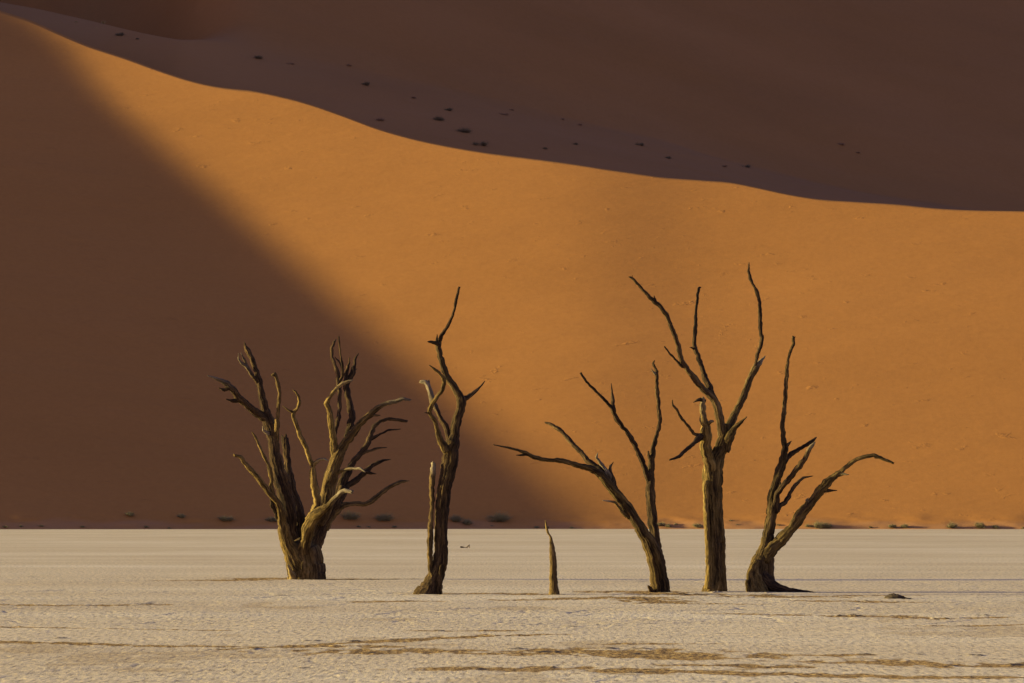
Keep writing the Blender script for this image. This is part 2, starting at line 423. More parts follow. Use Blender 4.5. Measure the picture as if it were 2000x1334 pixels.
def make_back():
    X1 = np.concatenate([np.arange(-900, -130, 12.), np.arange(-130, 150, 1.5), np.arange(150, 900, 12.)])
    xc = np.clip(X1, -400, 400)
    zc_i, Yc_i = back_profile(xc)
    # shoulder: a gentle shelf behind the crest, its rim drawn by the horizon line of the shelf
    Ys = 840 + .35 * np.clip(X1, -400, 400) + 10
    Ys = np.maximum(Ys, Yc_i + 40)
    px, _ = project(X1, Ys, 80.)
    v = (667 - shoulder_py(px)) / F
    zs = EYE + Ys * (st + v * ct) / (ct - v * st)
    gap = np.clip((520 - px) / 500, 0, 1); gap = gap * gap * (3 - 2 * gap)
    prof = []
    n1, n2, n3 = 50, 30, 110
    Yp = []; Zp = []
    for k in range(n1):
        t = k / n1
        Yp.append((Yc_i + 14) * (1 - t) + Ys * t); Zp.append((zc_i - 6) * (1 - t) + zs * t + 2.2 * math.sin(t * math.pi) * (.3 + .7 * gap))
    for k in range(n2):
        t = k / n2
        Yp.append(Ys + t * (45 * gap + 12)); Zp.append(zs + (1 - gap) * 6 * t - gap * 22 * math.sin(t * math.pi / 2))
    Y3 = Ys + 45 * gap + 12; Z3 = zs + (1 - gap) * 6 - gap * 22
    for k in range(n3):
        t = k / (n3 - 1)
        Yp.append(Y3 + t * 420); Zp.append(Z3 + t * 240)
    Y = np.array(Yp); Z = np.array(Zp)
    ker = np.array([1, 2, 3, 2, 1]) / 9
    def smooth(A, lo, hi):
        for _ in range(3):
            B = A.copy()
            B[2:-2] = sum(ker[i] * A[i:len(A) - 4 + i] for i in range(5))
            wgt = np.clip(((1 - gap) * 1.5), .25, 1)[None]
            A = A + (B - A) * wgt
        return A
    Y = smooth(Y, 0, 0); Z = smooth(Z, 0, 0)
    X = np.repeat(X1[None], len(Y), 0)
    Z = Z + (fbm(X / 40, Y / 40, 4) - .5) * 3.0 * np.clip((Y - Yc_i[None] - 30) / 80, 0, 1)
    Z = Z + 1.9 * 20 * np.logaddexp(0, (-X - 100) / 20) * np.clip((Y - Yc_i[None] - 40) / 60, 0, 1)  # unseen rise beyond the left edge, added to keep sun off the far slope
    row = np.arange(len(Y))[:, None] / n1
    dust_skylight = np.clip(1.25 - np.abs(row - .75) * 1.3, 0, 1) * np.clip((900 - px) / 700, .15, 1)[None] * (.6 + .8 * (fbm(X / 25, Y / 25, 3) - .3))  # sky light on the shelf painted in as paler, greyer sand
    dust_skylight = np.where(row > 1.02 + .6 * (1 - gap[None]), 0, dust_skylight)
    o = grid_obj('far_sand_dune', X, Y, Z, M_sand_far, {'dust_skylight': np.clip(dust_skylight, 0, 1)})
    o['kind'] = 'structure'
make_back()
#OBJECTS#
# ------------------------------------------------------------------ dead trees
def catmull(P, step):
    """resample control rows (px, py, width, depth) smoothly"""
    P = np.array(P, float); out = []
    Q = np.vstack([2 * P[0] - P[1], P, 2 * P[-1] - P[-2]])
    for k in range(1, len(Q) - 2):
        p0, p1, p2, p3 = Q[k - 1], Q[k], Q[k + 1], Q[k + 2]
        n = max(2, int(math.hypot(*(p2 - p1)[:2]) / step))
        for i in range(n):
            t = i / n
            c = .5 * ((2 * p1) + (p2 - p0) * t + (2 * p0 - 5 * p1 + 4 * p2 - p3) * t * t + (3 * p1 - p0 - 3 * p2 + p3) * t ** 3)
            l = p1 * (1 - t) + p2 * t
            v = l * .7 + c * .3
            v[2] = l[2]
            out.append(v)
    out.append(P[-1])
    return np.array(out)

def limb(name, base, D, pts, parent, seed, pale=None, knob=1.0, cut=False, sides=None, ridge=1.0, gold=0.0):
    """one tapering, fluted, crooked limb; pts rows are (px, py, width_px, depth offset m)"""
    rnd = random.Random(seed)
    cut = cut or (pts[-1][2] >= 3 and pts[-1][2] < 9 and name != 'trunk')
    wmax = max(p[2] for p in pts)
    step = 2.6 if wmax < 30 else 3.2
    C = catmull(pts, step)
    n = len(C)
    N = sides or (52 if wmax > 30 else 32 if wmax > 14 else 20 if wmax > 8 else 12)
    P = []; R = []
    off = Vector((rnd.uniform(-90, 90), rnd.uniform(-90, 90), rnd.uniform(-90, 90)))
    for k, (px, py, wd, dd) in enumerate(C):
        # small crooks that no smooth curve has
        j = min(1.8, .10 * wd + .7) * knob
        px += j * mn.noise(Vector((k * step / 8.0, off.x, 0))) * (1 if 0 < k < n - 1 else 0)
        py += j * .7 * mn.noise(Vector((k * step / 8.0, off.y, 5)))
        P.append(at(px, py, D + dd)); R.append(.48 * wd * (D + dd) / F)
    verts = []; faces = []; bark = []; pal = []; gld = []
    T0 = (P[1] - P[0]).normalized()
    U = T0.cross(Vector((0, 1, 0)))
    U = (U if U.length > .1 else Vector((1, 0, 0))).normalized()
    s = 0; twist = rnd.uniform(-.5, .5)
    nl = max(3, int(4 + wmax / 8))
    for k in range(n):
        a = P[max(0, k - 1)]; b = P[min(n - 1, k + 1)]
        T = (b - a).normalized()
        U = (U - T * U.dot(T)).normalized(); V = T.cross(U)
        if k: s += (P[k] - P[k - 1]).length
        r = R[k]
        lump = 1 + (.20 if wmax > 14 else .30) * knob * mn.noise(Vector((s / (.10 + r * 2.2), off.y, off.z)))
        for i in range(N):
            th = 2 * math.pi * i / N
            cc, ss = math.cos(th), math.sin(th)
            tw = th + twist * s
            q = Vector((math.cos(tw) * nl * .55, math.sin(tw) * nl * .55, s * .55)) + off
            f1 = mn.noise(q)
            f2 = mn.noise(Vector((math.cos(tw) * nl * 1.9, math.sin(tw) * nl * 1.9, s * 1.0)) + off)
            f3 = mn.noise(Vector((cc * 1.3, ss * 1.3, s / (.06 + 2.5 * r))) + off * 2)
            rr = r * lump * (1 + ridge * (.10 * f1 - .10 * max(0, .5 - abs(f2) * 5) + .05 * f2) + .14 * knob * f3)
            rr += .012 * mn.noise(Vector((cc * 2.5, ss * 2.5, s * 16)) + off) * min(1, r / .04)
            end = 0
            if cut and k > n - 4:
                end = (.5 + 1.0 * mn.noise(Vector((cc * 2.5, ss * 2.5, off.x)))) * r * 1.6 * (k - (n - 4)) / 3
            verts.append(P[k] + U * (cc * rr) + V * (ss * rr) + T * end - base)
            bark.append((cc * r * 1.0 + off.x, ss * r * 1.0 + off.y, s * .10 + off.z))
            t = k / (n - 1)
            pl = 0
            if pale:
                pl = max(0, min(1, (t - pale[0]) / max(.02, pale[1] - pale[0]))) * pale[2] * (.45 + .9 * (mn.noise(Vector((cc * 2, ss * 2, s * 4)) + off) + .4))
            pal.append(max(0, min(1, pl)))
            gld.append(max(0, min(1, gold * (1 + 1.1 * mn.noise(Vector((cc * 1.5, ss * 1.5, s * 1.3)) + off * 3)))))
    for k in range(n - 1):
        for i in range(N):
            j = (i + 1) % N
            faces.append((k * N + i, k * N + j, (k + 1) * N + j, (k + 1) * N + i))
    # closed ends
    for k, sg in ((0, -1), (n - 1, 1)):
        c = len(verts); T = (P[k] - P[k - 1] if k else P[0] - P[1]).normalized()
        verts.append(P[k] + T * R[k] * (.35 if not cut else -.5) - base); bark.append((off.x, off.y, s * .1 * (k > 0) + off.z)); pal.append(pal[k * N]); gld.append(gold)
        for i in range(N):
            j = (i + 1) % N
            faces.append((c, k * N + j, k * N + i) if sg < 0 else (c, k * N + i, k * N + j))
    return mesh_obj(name, [tuple(v) for v in verts], faces, M_wood, parent, True,
                    {'bark': ('FLOAT_VECTOR', bark), 'pale': ('FLOAT', pal), 'gold': ('FLOAT', gld)})

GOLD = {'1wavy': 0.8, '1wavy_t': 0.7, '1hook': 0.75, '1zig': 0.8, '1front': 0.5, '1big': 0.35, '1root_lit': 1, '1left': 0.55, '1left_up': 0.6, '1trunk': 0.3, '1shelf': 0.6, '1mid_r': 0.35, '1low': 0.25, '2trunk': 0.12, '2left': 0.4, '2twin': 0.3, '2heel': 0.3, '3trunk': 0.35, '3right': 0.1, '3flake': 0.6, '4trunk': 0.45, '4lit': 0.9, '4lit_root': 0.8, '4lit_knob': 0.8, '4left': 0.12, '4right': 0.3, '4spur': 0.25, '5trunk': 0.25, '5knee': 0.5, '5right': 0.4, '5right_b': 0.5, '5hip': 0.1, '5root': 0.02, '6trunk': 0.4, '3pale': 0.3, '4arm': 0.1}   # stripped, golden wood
def tree(name, label, cat, base_px, limbs, seed, group=None):
    """limbs: key -> dict(pts, d=(tip depth offset), on=parent key for twigs, ...); the first one is the trunk"""
    g = on_ground(*base_px); D = g.y
    root = thing(name, label, cat, g, group)
    paths = {}; objs = {}
    for q, (key, L) in enumerate(limbs.items()):
        pts = L['p']; frm = L.get('from'); tip = L.get('d', 0.0)
        d0 = L.get('d0')
        if d0 is None:
            d0 = 0.0
            if frm:
                x, y = pts[0][:2]
                b = min(paths[frm], key=lambda c: (c[0] - x) ** 2 + (c[1] - y) ** 2); d0 = b[3]
        tot = [0]
        for a, b in zip(pts[:-1], pts[1:]): tot.append(tot[-1] + math.hypot(a[0] - b[0], a[1] - b[1]))
        P = [(x, y, wd, d0 + tip * (t / tot[-1])) for (x, y, wd), t in zip(pts, tot)]
        paths[key] = [tuple(c) for c in catmull(P, 6)]
        kind = L.get('k', 'branch')
        par = objs[L['on']] if kind == 'twig' else root
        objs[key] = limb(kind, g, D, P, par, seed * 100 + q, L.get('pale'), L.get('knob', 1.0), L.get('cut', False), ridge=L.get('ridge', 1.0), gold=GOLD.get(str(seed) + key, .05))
    return root

def B(p, frm=None, d=0.0, **k): return dict(p=p, **({'from': frm} if frm else {}), d=d, **k)
def W(p, on, d=0.0, **k): return dict(p=p, on=on, d=d, k='twig', **{'from': on}, **k)

T1 = {
 'trunk': B([(597,1140,80),(597,1126,73),(597,1110,68),(596,1095,64),(592,1080,66),(588,1068,58),(586,1056,40)], k='trunk', ridge=1.6),
 'right': B([(606,1138,60),(611,1116,46),(609,1095,38),(608,1084,36),(611,1062,38),(618,1041,36),(628,1018,32),(643,1000,28),(656,984,24),(664,968,17),(670,950,14)], d=.5, d0=.15, ridge=1.4),
 'left': B([(590,1118,50),(580,1095,42),(571,1078,34),(561,1058,28),(554,1035,24),(550,1012,17),(547,990,15),(540,978,13),(528,965,12),(517,951,12),(506,936,11),(493,921,10),(480,906,9),(469,892,8),(458,889.5,4)], d=-1.0, d0=-.08),
 'left_up': B([(534,968,8),(530,950,8),(530,934,8),(526,912,8),(517,893,7),(508,874,7),(500,855,6),(492,844,2)], 'left', d=-.2),
 'left_low': W([(550,1030,9),(540,1005,8),(533,988,8),(529,970,6)], 'left', d=-.2),
 'mid': B([(590,1085,36),(576,1062,26),(569,1040,26),(566,1016,29),(562,990,31),(557,966,31),(551,944,31),(544,923,29),(539,900,26),(536,880,24),(534,858,23),(531,842,24),(525,827,24),(521,812,22),(517,799,17),(513,780,14),(509,760,13),(505.5,743,13),(501,726,11),(496,711,10),(490,696,10),(483,684,11),(480,676,6),(477,668,1.5)], d=.2, d0=.3),
 'mid_left': B([(523,820,16),(512,813,16),(497,803,14),(482,790.5,15),(467,777.6,16),(456,762.6,13),(444,749.7,12),(431,743,8),(418,737.8,5),(405,733.5,1.5)], 'mid', d=-1.0, pale=(.6,.95,.7)),
 'ml_a': W([(467,782,9),(455,783,7),(441,778.7,1.5)], 'mid_left', d=-.2),
 'ml_b': W([(449,757,9),(438,761,7),(427,758,1.5)], 'mid_left', d=-.1),
 'mid_w': W([(505,752,8),(499,741,8),(491,730,8),(480,715,7),(470,706.6,5),(465.5,700,3),(466,690,1.2)], 'mid', d=-.3, pale=(.2,.9,.5)),
 'mid_x': W([(488,725,6),(482,713,6),(477,702,5),(470.5,689,1.3)], 'mid', d=-.35, pale=(.2,.9,.6)),
 'mid_r': B([(540,872,12),(540.5,846,10),(541.6,829,9),(542.7,807,8.5),(544.4,786,8),(546,769,8),(544.4,756,8),(540.7,741,7.5),(537.3,731,7),(532,733,4)], 'mid', d=-.5),
 'scrap': W([(533,850,12),(523,846,9),(515,841,5),(513,832,1.5)], 'mid', d=-.3, pale=(0,.5,.9)),
 'stub': B([(592,1075,26),(590,1040,24),(586,1012,23),(580,990,22),(574,970,21),(568,945,18),(563.5,920,15),(562,898,14),(559.6,877,15),(557,858,14)], d=.9, d0=.4, cut=True),
 'front': B([(594,1104,28),(593,1073,26),(598,1052,25),(604,1030,25),(613.6,1011,25),(628,998,20),(640,990,14),(650,979,12),(663,964,10),(674,957.5,9),(687,961,6)], d=-1.6, d0=-.08, pale=(.72,.95,.9), cut=True),
 'hook': B([(604,1020,22),(613.6,1003,18),(619,987,14),(619,972,15),(615.8,957,15),(612.5,940,14),(611.5,923,13),(611,911,10),(616,903.7,8),(624,897,6),(634,896,5),(641,900,1.5)], 'front', d=-.5, pale=(.8,.97,.9)),
 'wavy': B([(611,912,9),(605,895,9),(598.6,876.5,9),(593,864,10),(585.7,850,10),(581.4,836,8),(576,822,8),(572.8,811,8),(575,804,7),(582.4,796,6),(585,784,6),(582.4,773,5),(577,764.7,4),(572,761.5,1.5)], 'hook', d=-.3),
 'wavy_t': W([(575,806,6),(566,803,5),(552,793,1.5)], 'wavy', d=-.1),
 'big': B([(618,1020,34),(628,1003,32),(637,983,31),(639.4,966,30),(642.6,944.5,28),(649,923,27),(654.5,905.8,25),(661,888,24),(668,875,18),(679,859,17),(691,844,16),(701.8,829,14),(712.5,818.5,13),(725.4,807.7,12),(738,796,11),(755.5,788,9),(772.7,784,8),(787.8,779,7),(799,781,5)], d=-.7, d0=.05, pale=(.8,1,.6)),
 'big_t': W([(724,810,8),(733,811,5),(743,811,1.5)], 'big', d=-.1),
 'zig': B([(656,898,18),(652,876.5,15),(651,855,13),(648,833.5,11),(645,812,11),(642.6,799,11),(637.5,788,10),(643.7,778,8.5),(650,768,8),(658.8,757,7),(669.5,748.6,7),(678,745.5,6),(688.9,743,2.5)], 'big', d=-.5, pale=(.72,1,.7)),
 'rear_thin': B([(650,862,8),(654.5,844,8),(657.7,829,9),(662,812,8),(663,790.5,8),(663,769,9),(662,747.5,9.5),(659.8,730,8),(654.5,713,7),(649,698,6.5),(648,681,7),(652.3,668,5),(656.6,662.6,1.2)], 'big', d=.6),
 'rear_thin2': W([(662,748,7),(669.5,732.5,5),(668.4,708.8,5),(665,691.6,4),(663,674.4,4),(662,658,3.5)], 'rear_thin', d=-.3),
 'rear_thin3': W([(669,728,4),(666,711,3.5),(660,703,3),(654,697,1.5)], 'rear_thin2', d=.1) if False else W([(668,722,4),(665,710,3.5),(658,702,2.5),(654,697,1.5)], 'rear_thin', d=.1),
 'dark_up': B([(667,885,16),(674,868,15),(678,855,14),(684.6,834,14),(687.8,812,13.5),(683.5,790.5,13),(679,773,13),(677,758,13),(676,745,12),(676,733,9),(678,721.7,7),(682.4,708.8,4),(682.8,697,1.3)], 'big', d=.8),
 'dark_up2': W([(679,748,9),(687.8,730,10),(692,714,7),(694,700,5),(700.7,690,1.3)], 'dark_up', d=.2),
 'dark_up3': W([(689,727,6),(697,721,1.5)], 'dark_up2') if False else W([(688,729,6),(693,723,4),(697,720,1.5)], 'dark_up', d=.1),
 'rim': B([(655,992,16),(663,962,18),(668,942,18),(676,927,17),(684.6,912,13),(693,898,11),(708,881,11),(717,868,11),(722,857,11),(725.4,846.4,9),(731,833,8),(742.6,823,7.5),(755.5,818.5,6),(772.7,819.5,6),(785.6,821.7,6),(794,823,4)], 'right', d=1.3),
 'rim_a': W([(724,858,7),(742.6,847.5,4.5),(759.8,840,4),(782.4,838,1.3)], 'rim', d=.2),
 'rim_b': W([(704,886,8),(721,881,5.5),(738,875.4,4.5),(755.5,874,1.3)], 'rim', d=.3),
 'side': B([(655,990,20),(667,968,15),(678,949,12),(695,938,12),(712.5,923,12),(724,911,9),(738,902.6,8),(751,899,5),(763,897,1.3)], 'right', d=.9),
 'side_t': W([(712,922,8),(725,924,6),(735,925.5,1.5)], 'side', d=-.2),
 'shelf': B([(652,930,9),(667,919,7),(680,915.5,6),(695,915.3,5),(704,915.5,5),(714,922,1.5)], 'big', d=-.5, pale=(.3,.8,.8)),
 'low': B([(634,1034,20),(643,1012,21),(655,998,18),(672,987,11),(691,983,9),(708,985,8.5),(723,981,9),(734,972,9),(751,957.4,8.5),(768.4,946.6,8),(783.5,941,7),(799.6,939,1.5)], 'right', d=.6),
 'root_lit': B([(575,1138,26),(572,1125,16),(566,1112,8),(562,1104,4)], d=-.3, d0=-.25, pale=(0,.2,.35)),
}
T2 = {
 'trunk': B([(833,1168,60),(837,1160,52),(842,1149,45),(849,1132,37),(855,1112,31),(859.4,1097,29),(861.4,1072,28),(861.6,1035,28),(862.9,998,29),(865.7,973,28),(869,949,29),(874.7,924,29),(879,899,29),(880.5,880,29),(884,864,26),(888,849,20),(888.5,838,18),(894.5,814,18.5),(901,792,19),(900,778,18),(892,765,15),(883.7,752,14),(874.5,737,13),(867,718,12),(861,698.7,11),(857,682,11),(856,668,13),(858,662,8)], k='trunk', d=.2, ridge=1.5),
 'whip': B([(857,672,9),(860,663,8),(862.7,654,6.5),(872,641,6),(882,622,5.5),(888,602.8,5),(891.5,583.6,5),(896.8,562,4)], 'trunk', d=-.3, cut=True),
 'whip_t': W([(872,641,4),(876,631,3),(877,626,1.2)], 'whip'),
 'nub': B([(859,676,10),(852,670,8.5),(843.5,668.5,6),(835,667,2)], 'trunk', d=-.2),
 'nub_t': W([(852,671,5),(853.3,660,3.5),(853.6,653,1.2)], 'nub'),
 'right': B([(897,788,14),(905,780,13),(912,776,11),(921.5,770,8),(933.5,760.5,6),(946.7,744.5,1.3)], 'trunk', d=.4),
 'left': B([(872,880,20),(866,868,16),(859,858,12),(853,838,10),(849.5,821,9.5),(841.5,811,9),(839,803,9),(843.5,789.8,9),(854,775.4,8),(864,761,8),(867.5,746.6,8),(866,737,7),(856.7,727.5,6),(848,720,5),(837.6,713,1.5)], 'trunk', d=-.9, d0=-.05),
 'left_t': W([(842,811,6),(836,807,4),(829,806,1.3)], 'left', d=-.1),
 'broken': B([(880,872,14),(876,853,11),(871,834,12),(861.5,818.6,12),(853,802,10.5),(845,785,11),(841,770,11),(837.6,756,11),(832,747,9),(822,745.5,5)], 'trunk', d=.4, pale=(.5,.9,.8), cut=True),
 'broken_t': W([(836,752,6),(838,744,4),(836,742,2)], 'broken', pale=(0,.3,.4)),
 'twin': B([(845,1128,9),(840,1110,11),(839.9,1097,11.5),(840,1060,11.5),(840,1035.6,12),(841,1020,10),(843.5,998.5,9.5),(844,973.7,10),(843.3,949,11),(845,924,11),(846.3,907,8)], 'trunk', d=.15, d0=-.1, pale=(.9,.97,.8), cut=True),
 'heel': B([(858,1166,16),(856,1150,14),(858,1130,10),(862,1105,6)], d=-.03, d0=-.10, knob=.3),
}
T3 = {
 'trunk': B([(1291,1166,38),(1289.4,1155,36),(1287,1136,34),(1284,1117,33),(1280,1098,31),(1276,1080,30),(1268,1058,27),(1257,1042,23),(1245.6,1023.7,21),(1234,1005,21),(1221,986,20),(1208,969,18),(1195,954,17.5),(1181.8,939.4,18),(1172,926,17),(1162.8,920,13),(1151.7,914.6,12),(1135,911,11),(1116.5,905.4,9.5),(1098,899.8,10),(1079.5,899,8),(1059,897,8),(1042.5,892.4,8),(1025.9,885,8),(1013,879.5,5),(990.7,874,4),(963,868.5,1.3)], k='trunk', d=-1.2, ridge=1.2),
 'stub_l': W([(1030,887,8),(1020,888.5,5),(1008,889,1.5)], 'trunk', d=-.1),
 'right': B([(1297,1160,22),(1294,1130,22),(1290,1100,20),(1284,1070,19),(1279.5,1046,19),(1275,1023.7,20),(1273.4,1005,20),(1271.6,986,19),(1269.5,967.5,19),(1270.4,948.7,18),(1271,930,16),(1272,912.8,14),(1272,894,14),(1275.6,877.6,10.5),(1281,857,8.5),(1285,840.6,8.5),(1288.6,825.8,8),(1288.2,811,8),(1286.4,792.5,7.5),(1284.5,774,7.5),(1282.7,755.5,7),(1282.7,737,7),(1282,726,7),(1277.5,714.8,5),(1275.6,709,4),(1279,703.3,1.3)], d=.4, d0=.08),
 'right_n': W([(1271,900,7),(1267.5,892,6),(1266.5,883,4)], 'right', d=-.1, cut=True),
 'right_p': W([(1282,731,6),(1276,726,4),(1272,720,1.3)], 'right', d=-.1, pale=(0,.3,.9)),
 'inner': B([(1270,945,13),(1266,934,12),(1262.7,925,12),(1257,907,11),(1247.9,886.9,10.5),(1238.6,866.5,9.5),(1227.5,848,9.5),(1218.3,835,9),(1207,822,8.5),(1199.8,809,8),(1195,796,8),(1188.7,789.5,6.5),(1173.9,774,5.5),(1159,759,5),(1146,746,5),(1135,729.6,4.5)], 'right', d=-.8, cut=True),
 'inner_t': W([(1199,805,8),(1197.5,794,7.5),(1197,777.7,6.5),(1195,763,4.5),(1193.8,748,1.2)], 'inner', d=.2),
 'up': B([(1187,942,16),(1176,926,16),(1168,916,14.5),(1157,907,12.5),(1146,898,10),(1135,883,9.5),(1120,869,9.5),(1109,855.4,9.5),(1096,842,8.5),(1083,833,8.5),(1074,827.7,6),(1065.6,825.8,3.5)], 'trunk', d=.8),
 'pale': B([(1196,950,12),(1190,930,9),(1182,916,8),(1173.9,905.4,7),(1164.6,894,5),(1168,884,1.3)], 'trunk', d=.1, pale=(.1,.5,.6)),
 'fork': B([(1202,955,10),(1197,936,8),(1190.5,918.3,9),(1192.4,911,5),(1198,902,1.2)], 'trunk', d=.3),
 'flake': B([(1229,1010,10),(1221,1005,9),(1213.7,998,7),(1206,986,5.5),(1200.6,980.5,5),(1189,979,4),(1177,977.5,1.5)], 'trunk', d=-.3, pale=(.6,.9,.9)),
 'toe': B([(1272,1162,16),(1270,1150,8),(1266,1145,3)], d=-.2, d0=-.15),
}
T4 = {
 'trunk': B([(1396,1164,56),(1397,1154,48),(1400,1140,43),(1400.4,1128.7,41),(1399.7,1098,38),(1397.8,1067,36.5),(1396.5,1030,35.5),(1395,993.5,35),(1392,950.5,34),(1392.5,920,36),(1396,900,36),(1405,882,30),(1412,864,27),(1417,846,26),(1417,830,22)], k='trunk', ridge=1.7, d=.1),
 'lit': B([(1391,935,26),(1386,905,27),(1381,884,25),(1377,867.5,23),(1378,850,20),(1378.8,833.7,20),(1374,820,14),(1371.5,800,12),(1373,785,11),(1372,781,8)], 'trunk', d=-.5, pale=(.7,.95,.35), knob=1.3),
 'lit_beak': W([(1378,784,7),(1368,780.5,7),(1361,782,5),(1354,786,1.5)], 'lit', d=-.1),
 'lit_knob': W([(1382,828,9),(1388,823.5,8),(1392,823,5)], 'lit', d=-.1, cut=True, pale=(.2,.7,.5)),
 'lit_root': B([(1380,940,14),(1379,1000,12),(1383,1060,12),(1385,1110,14),(1384,1150,18)], d0=-.1, d=-.05, knob=.7),
 'arm': B([(1372,853,10),(1364.5,850.6,9),(1355,847,6.5),(1346,833.7,6),(1332,818.4,5),(1321.5,800,5),(1314,790.7,4.5),(1313,781,1.4)], 'lit', d=-.5),
 'arm_low': B([(1374,849,13),(1364.5,856,12),(1353.7,867.5,8.5),(1338,880,7.5),(1326,891.7,6.5),(1309,898,3.5)], 'lit', d=-.9),
 'left': B([(1413,862,22),(1409,840,20),(1406.5,818,18),(1401.6,796.8,17),(1390.8,775,16),(1377,763,14),(1361,745.5,12.5),(1345,724,11.5),(1332.8,705,11),(1326,683.5,10),(1320.6,662,9.5),(1312.5,640,9),(1303,618.7,8.5),(1291,599.8,8),(1277.5,588.5,9),(1264,575.5,7),(1247.8,556.7,6),(1234,543,5),(1227.5,540,1.5)], 'trunk', d=-.9, d0=.1),
 'left_a': W([(1280,591,6),(1279,583,4),(1277.5,577,1.3)], 'left', d=-.05),
 'left_c': W([(1234,544,3.5),(1235,539,1.2),(1235.2,537.5,1)], 'left'),
 'left_b': W([(1334,717,7),(1328,712,5.5),(1318,701,4.5),(1307,688.9,4),(1297.7,676.7,2.8)], 'left', d=-.3),
 'second': B([(1392,776,13),(1386,757,11.5),(1377,737.5,11),(1369,712,9.5),(1361,690,9.5),(1356,677,9),(1357,656.5,8),(1358.4,629.5,6.5),(1359.8,602.5,6),(1362.5,581,5.5),(1363.8,566,6),(1366,562,5),(1369.5,561,1.3)], 'left', d=.6),
 'second_t': W([(1358,684,6),(1352,679.5,4),(1347,678,1.3)], 'second', d=-.1),
 'right': B([(1417,862,18),(1421,843,19),(1427,826,17),(1435,810,15),(1444.8,790,14),(1455.5,767,13.5),(1463.6,743,13.5),(1472,725,14.5),(1480,712,13),(1487,704,7),(1494.5,695,1.5)], 'trunk', d=.6, pale=(.84,.92,.7)),
 'rod': B([(1474,722,6),(1475.8,709,6.5),(1481,688.9,7.5),(1488,664.6,8),(1485,640,7.5),(1484.7,616,7.5),(1482.5,583,7.5),(1475.8,564.8,7),(1466,545.9,6.5),(1462,529.7,5.5),(1463,512,1.6)], 'right', d=-.3),
 'spur': B([(1416,878,22),(1424,856,20),(1431,842,14),(1439.8,830.7,10),(1449,823,6.5),(1459,813.5,1.3)], 'trunk', d=-.3),
}
T5 = {
 'trunk': B([(1484,1166,52),(1484,1154,48),(1482,1137,43),(1481,1118,39),(1484,1100,38),(1490,1088,33),(1496,1074,29),(1499,1056,25),(1502,1032.7,21),(1506,1009.4,20),(1508,991,20),(1506,975,17),(1509,963,16),(1516,939.7,17),(1524,916.5,17),(1530,897,16),(1533,883,13),(1532.6,870,11.5),(1529.7,854.4,10),(1528,835,9),(1529.7,815.4,9),(1531.8,796,8.5),(1533.8,776.5,8),(1535,757,7.5),(1535.7,737.5,8),(1537,718,7.5),(1538.8,702.4,5.5),(1543.6,686.8,6),(1549.4,673,6.5),(1550,659.5,6)], k='trunk', d=.3, ridge=1.4, cut=True),
 'knee': B([(1482,1160,44),(1475,1140,36),(1472,1122,28),(1474,1106,20),(1480,1095,12)], d0=-.1, d=-.05),
 'root': B([(1484,1120,30),(1492,1132,32),(1505,1142,26),(1522,1149,18),(1545,1154,11),(1570,1156,7),(1594,1158,3)], d0=.0, d=-.5, knob=.6),
 'hip': B([(1503,1090,20),(1502,1110,22),(1503,1130,22),(1508,1150,22),(1510,1160,22)], d0=.05, d=0, knob=.5),
 'spur': W([(1533,878,10),(1538,869,8),(1546,861,1.3)], 'trunk'),
 'fork_r': B([(1530,903,15),(1538,893,11),(1545,887.5,9.5),(1553,881.7,9),(1566.7,874,8),(1580,866,8),(1588,860,6),(1594.5,854,2.5)], 'trunk', d=.4),
 'second': B([(1513,1000,18),(1515,984,16),(1519,963,12.5),(1530.6,946.7,11),(1547,928,11),(1560.8,911.8,11),(1572.5,895.6,10.5),(1579.4,880,10),(1586,871,9),(1592,863,2.5)], 'trunk', d=-.5, pale=(.85,.97,.5)),
 'second_t': W([(1527,950,6),(1524,946,4),(1525,941,1.3)], 'second'),
 'third': B([(1514,997,16),(1522,988.5,10),(1533,981,9),(1540,970,8.5),(1549,953.7,7.5),(1560.8,939.7,7),(1570,932.7,5),(1587.6,929.3,1.3)], 'trunk', d=.6),
 'right': B([(1492,1092,34),(1503,1074,28),(1516.7,1062,25),(1533,1046.6,24),(1547,1030.4,22),(1558.5,1014,21.5),(1570,997.8,20),(1584,981.5,19),(1598,963,19),(1609.6,949,18),(1621,937.4,15),(1633,928,12),(1644.5,918.8,9),(1658.5,907,8.5),(1672,898,8),(1688.7,892,7.5),(1707,889.5,8),(1723.5,895.6,6.5),(1744,904,4)], 'trunk', d=-.6, knob=1.5),
 'right_a': W([(1608,958,12),(1617,958.5,7),(1624,958,4),(1635,958,1.3)], 'right', d=.1),
 'right_b': W([(1636,928,9),(1645,926,6),(1658,927,1.5)], 'right', d=-.15, pale=(.1,.8,.5)),
 'right_c': W([(1581,984,9),(1575,977,5),(1579,972,1.5)], 'right', d=-.2, pale=(0,.4,.5)),
}
T0 = {'trunk': B([(1083.5,1168,26),(1083,1160,22.5),(1082,1148,18),(1081.3,1134,15.5),(1080.6,1115,14.5),(1080.4,1097,14),(1079,1080,12),(1078,1068,9.5),(1076.6,1055,6),(1074.5,1047,4),(1070.5,1041,4.5),(1068.3,1034,5),(1066.6,1024,4),(1065,1016,1.3)], k='trunk', d=0, ridge=1.2, knob=.45)}
G = 'dead camel thorn trees on the clay pan'
tree('dead_tree', 'widest dead tree with a short thick trunk and many crooked branches, farthest left', 'dead tree', (597, 1131), T1, 1, G)
tree('dead_tree', 'slender dead tree with two close trunks and a looping branch, left of the pointed stump', 'dead tree', (842, 1160), T2, 2, G)
tree('dead_tree', 'forked dead tree whose long thin limb reaches left above the small pointed stump', 'dead tree', (1290, 1156), T3, 3, G)
tree('dead_tree', 'tallest dead tree with a straight golden lit trunk and a beaked broken side stem', 'dead tree', (1398, 1155), T4, 4, G)
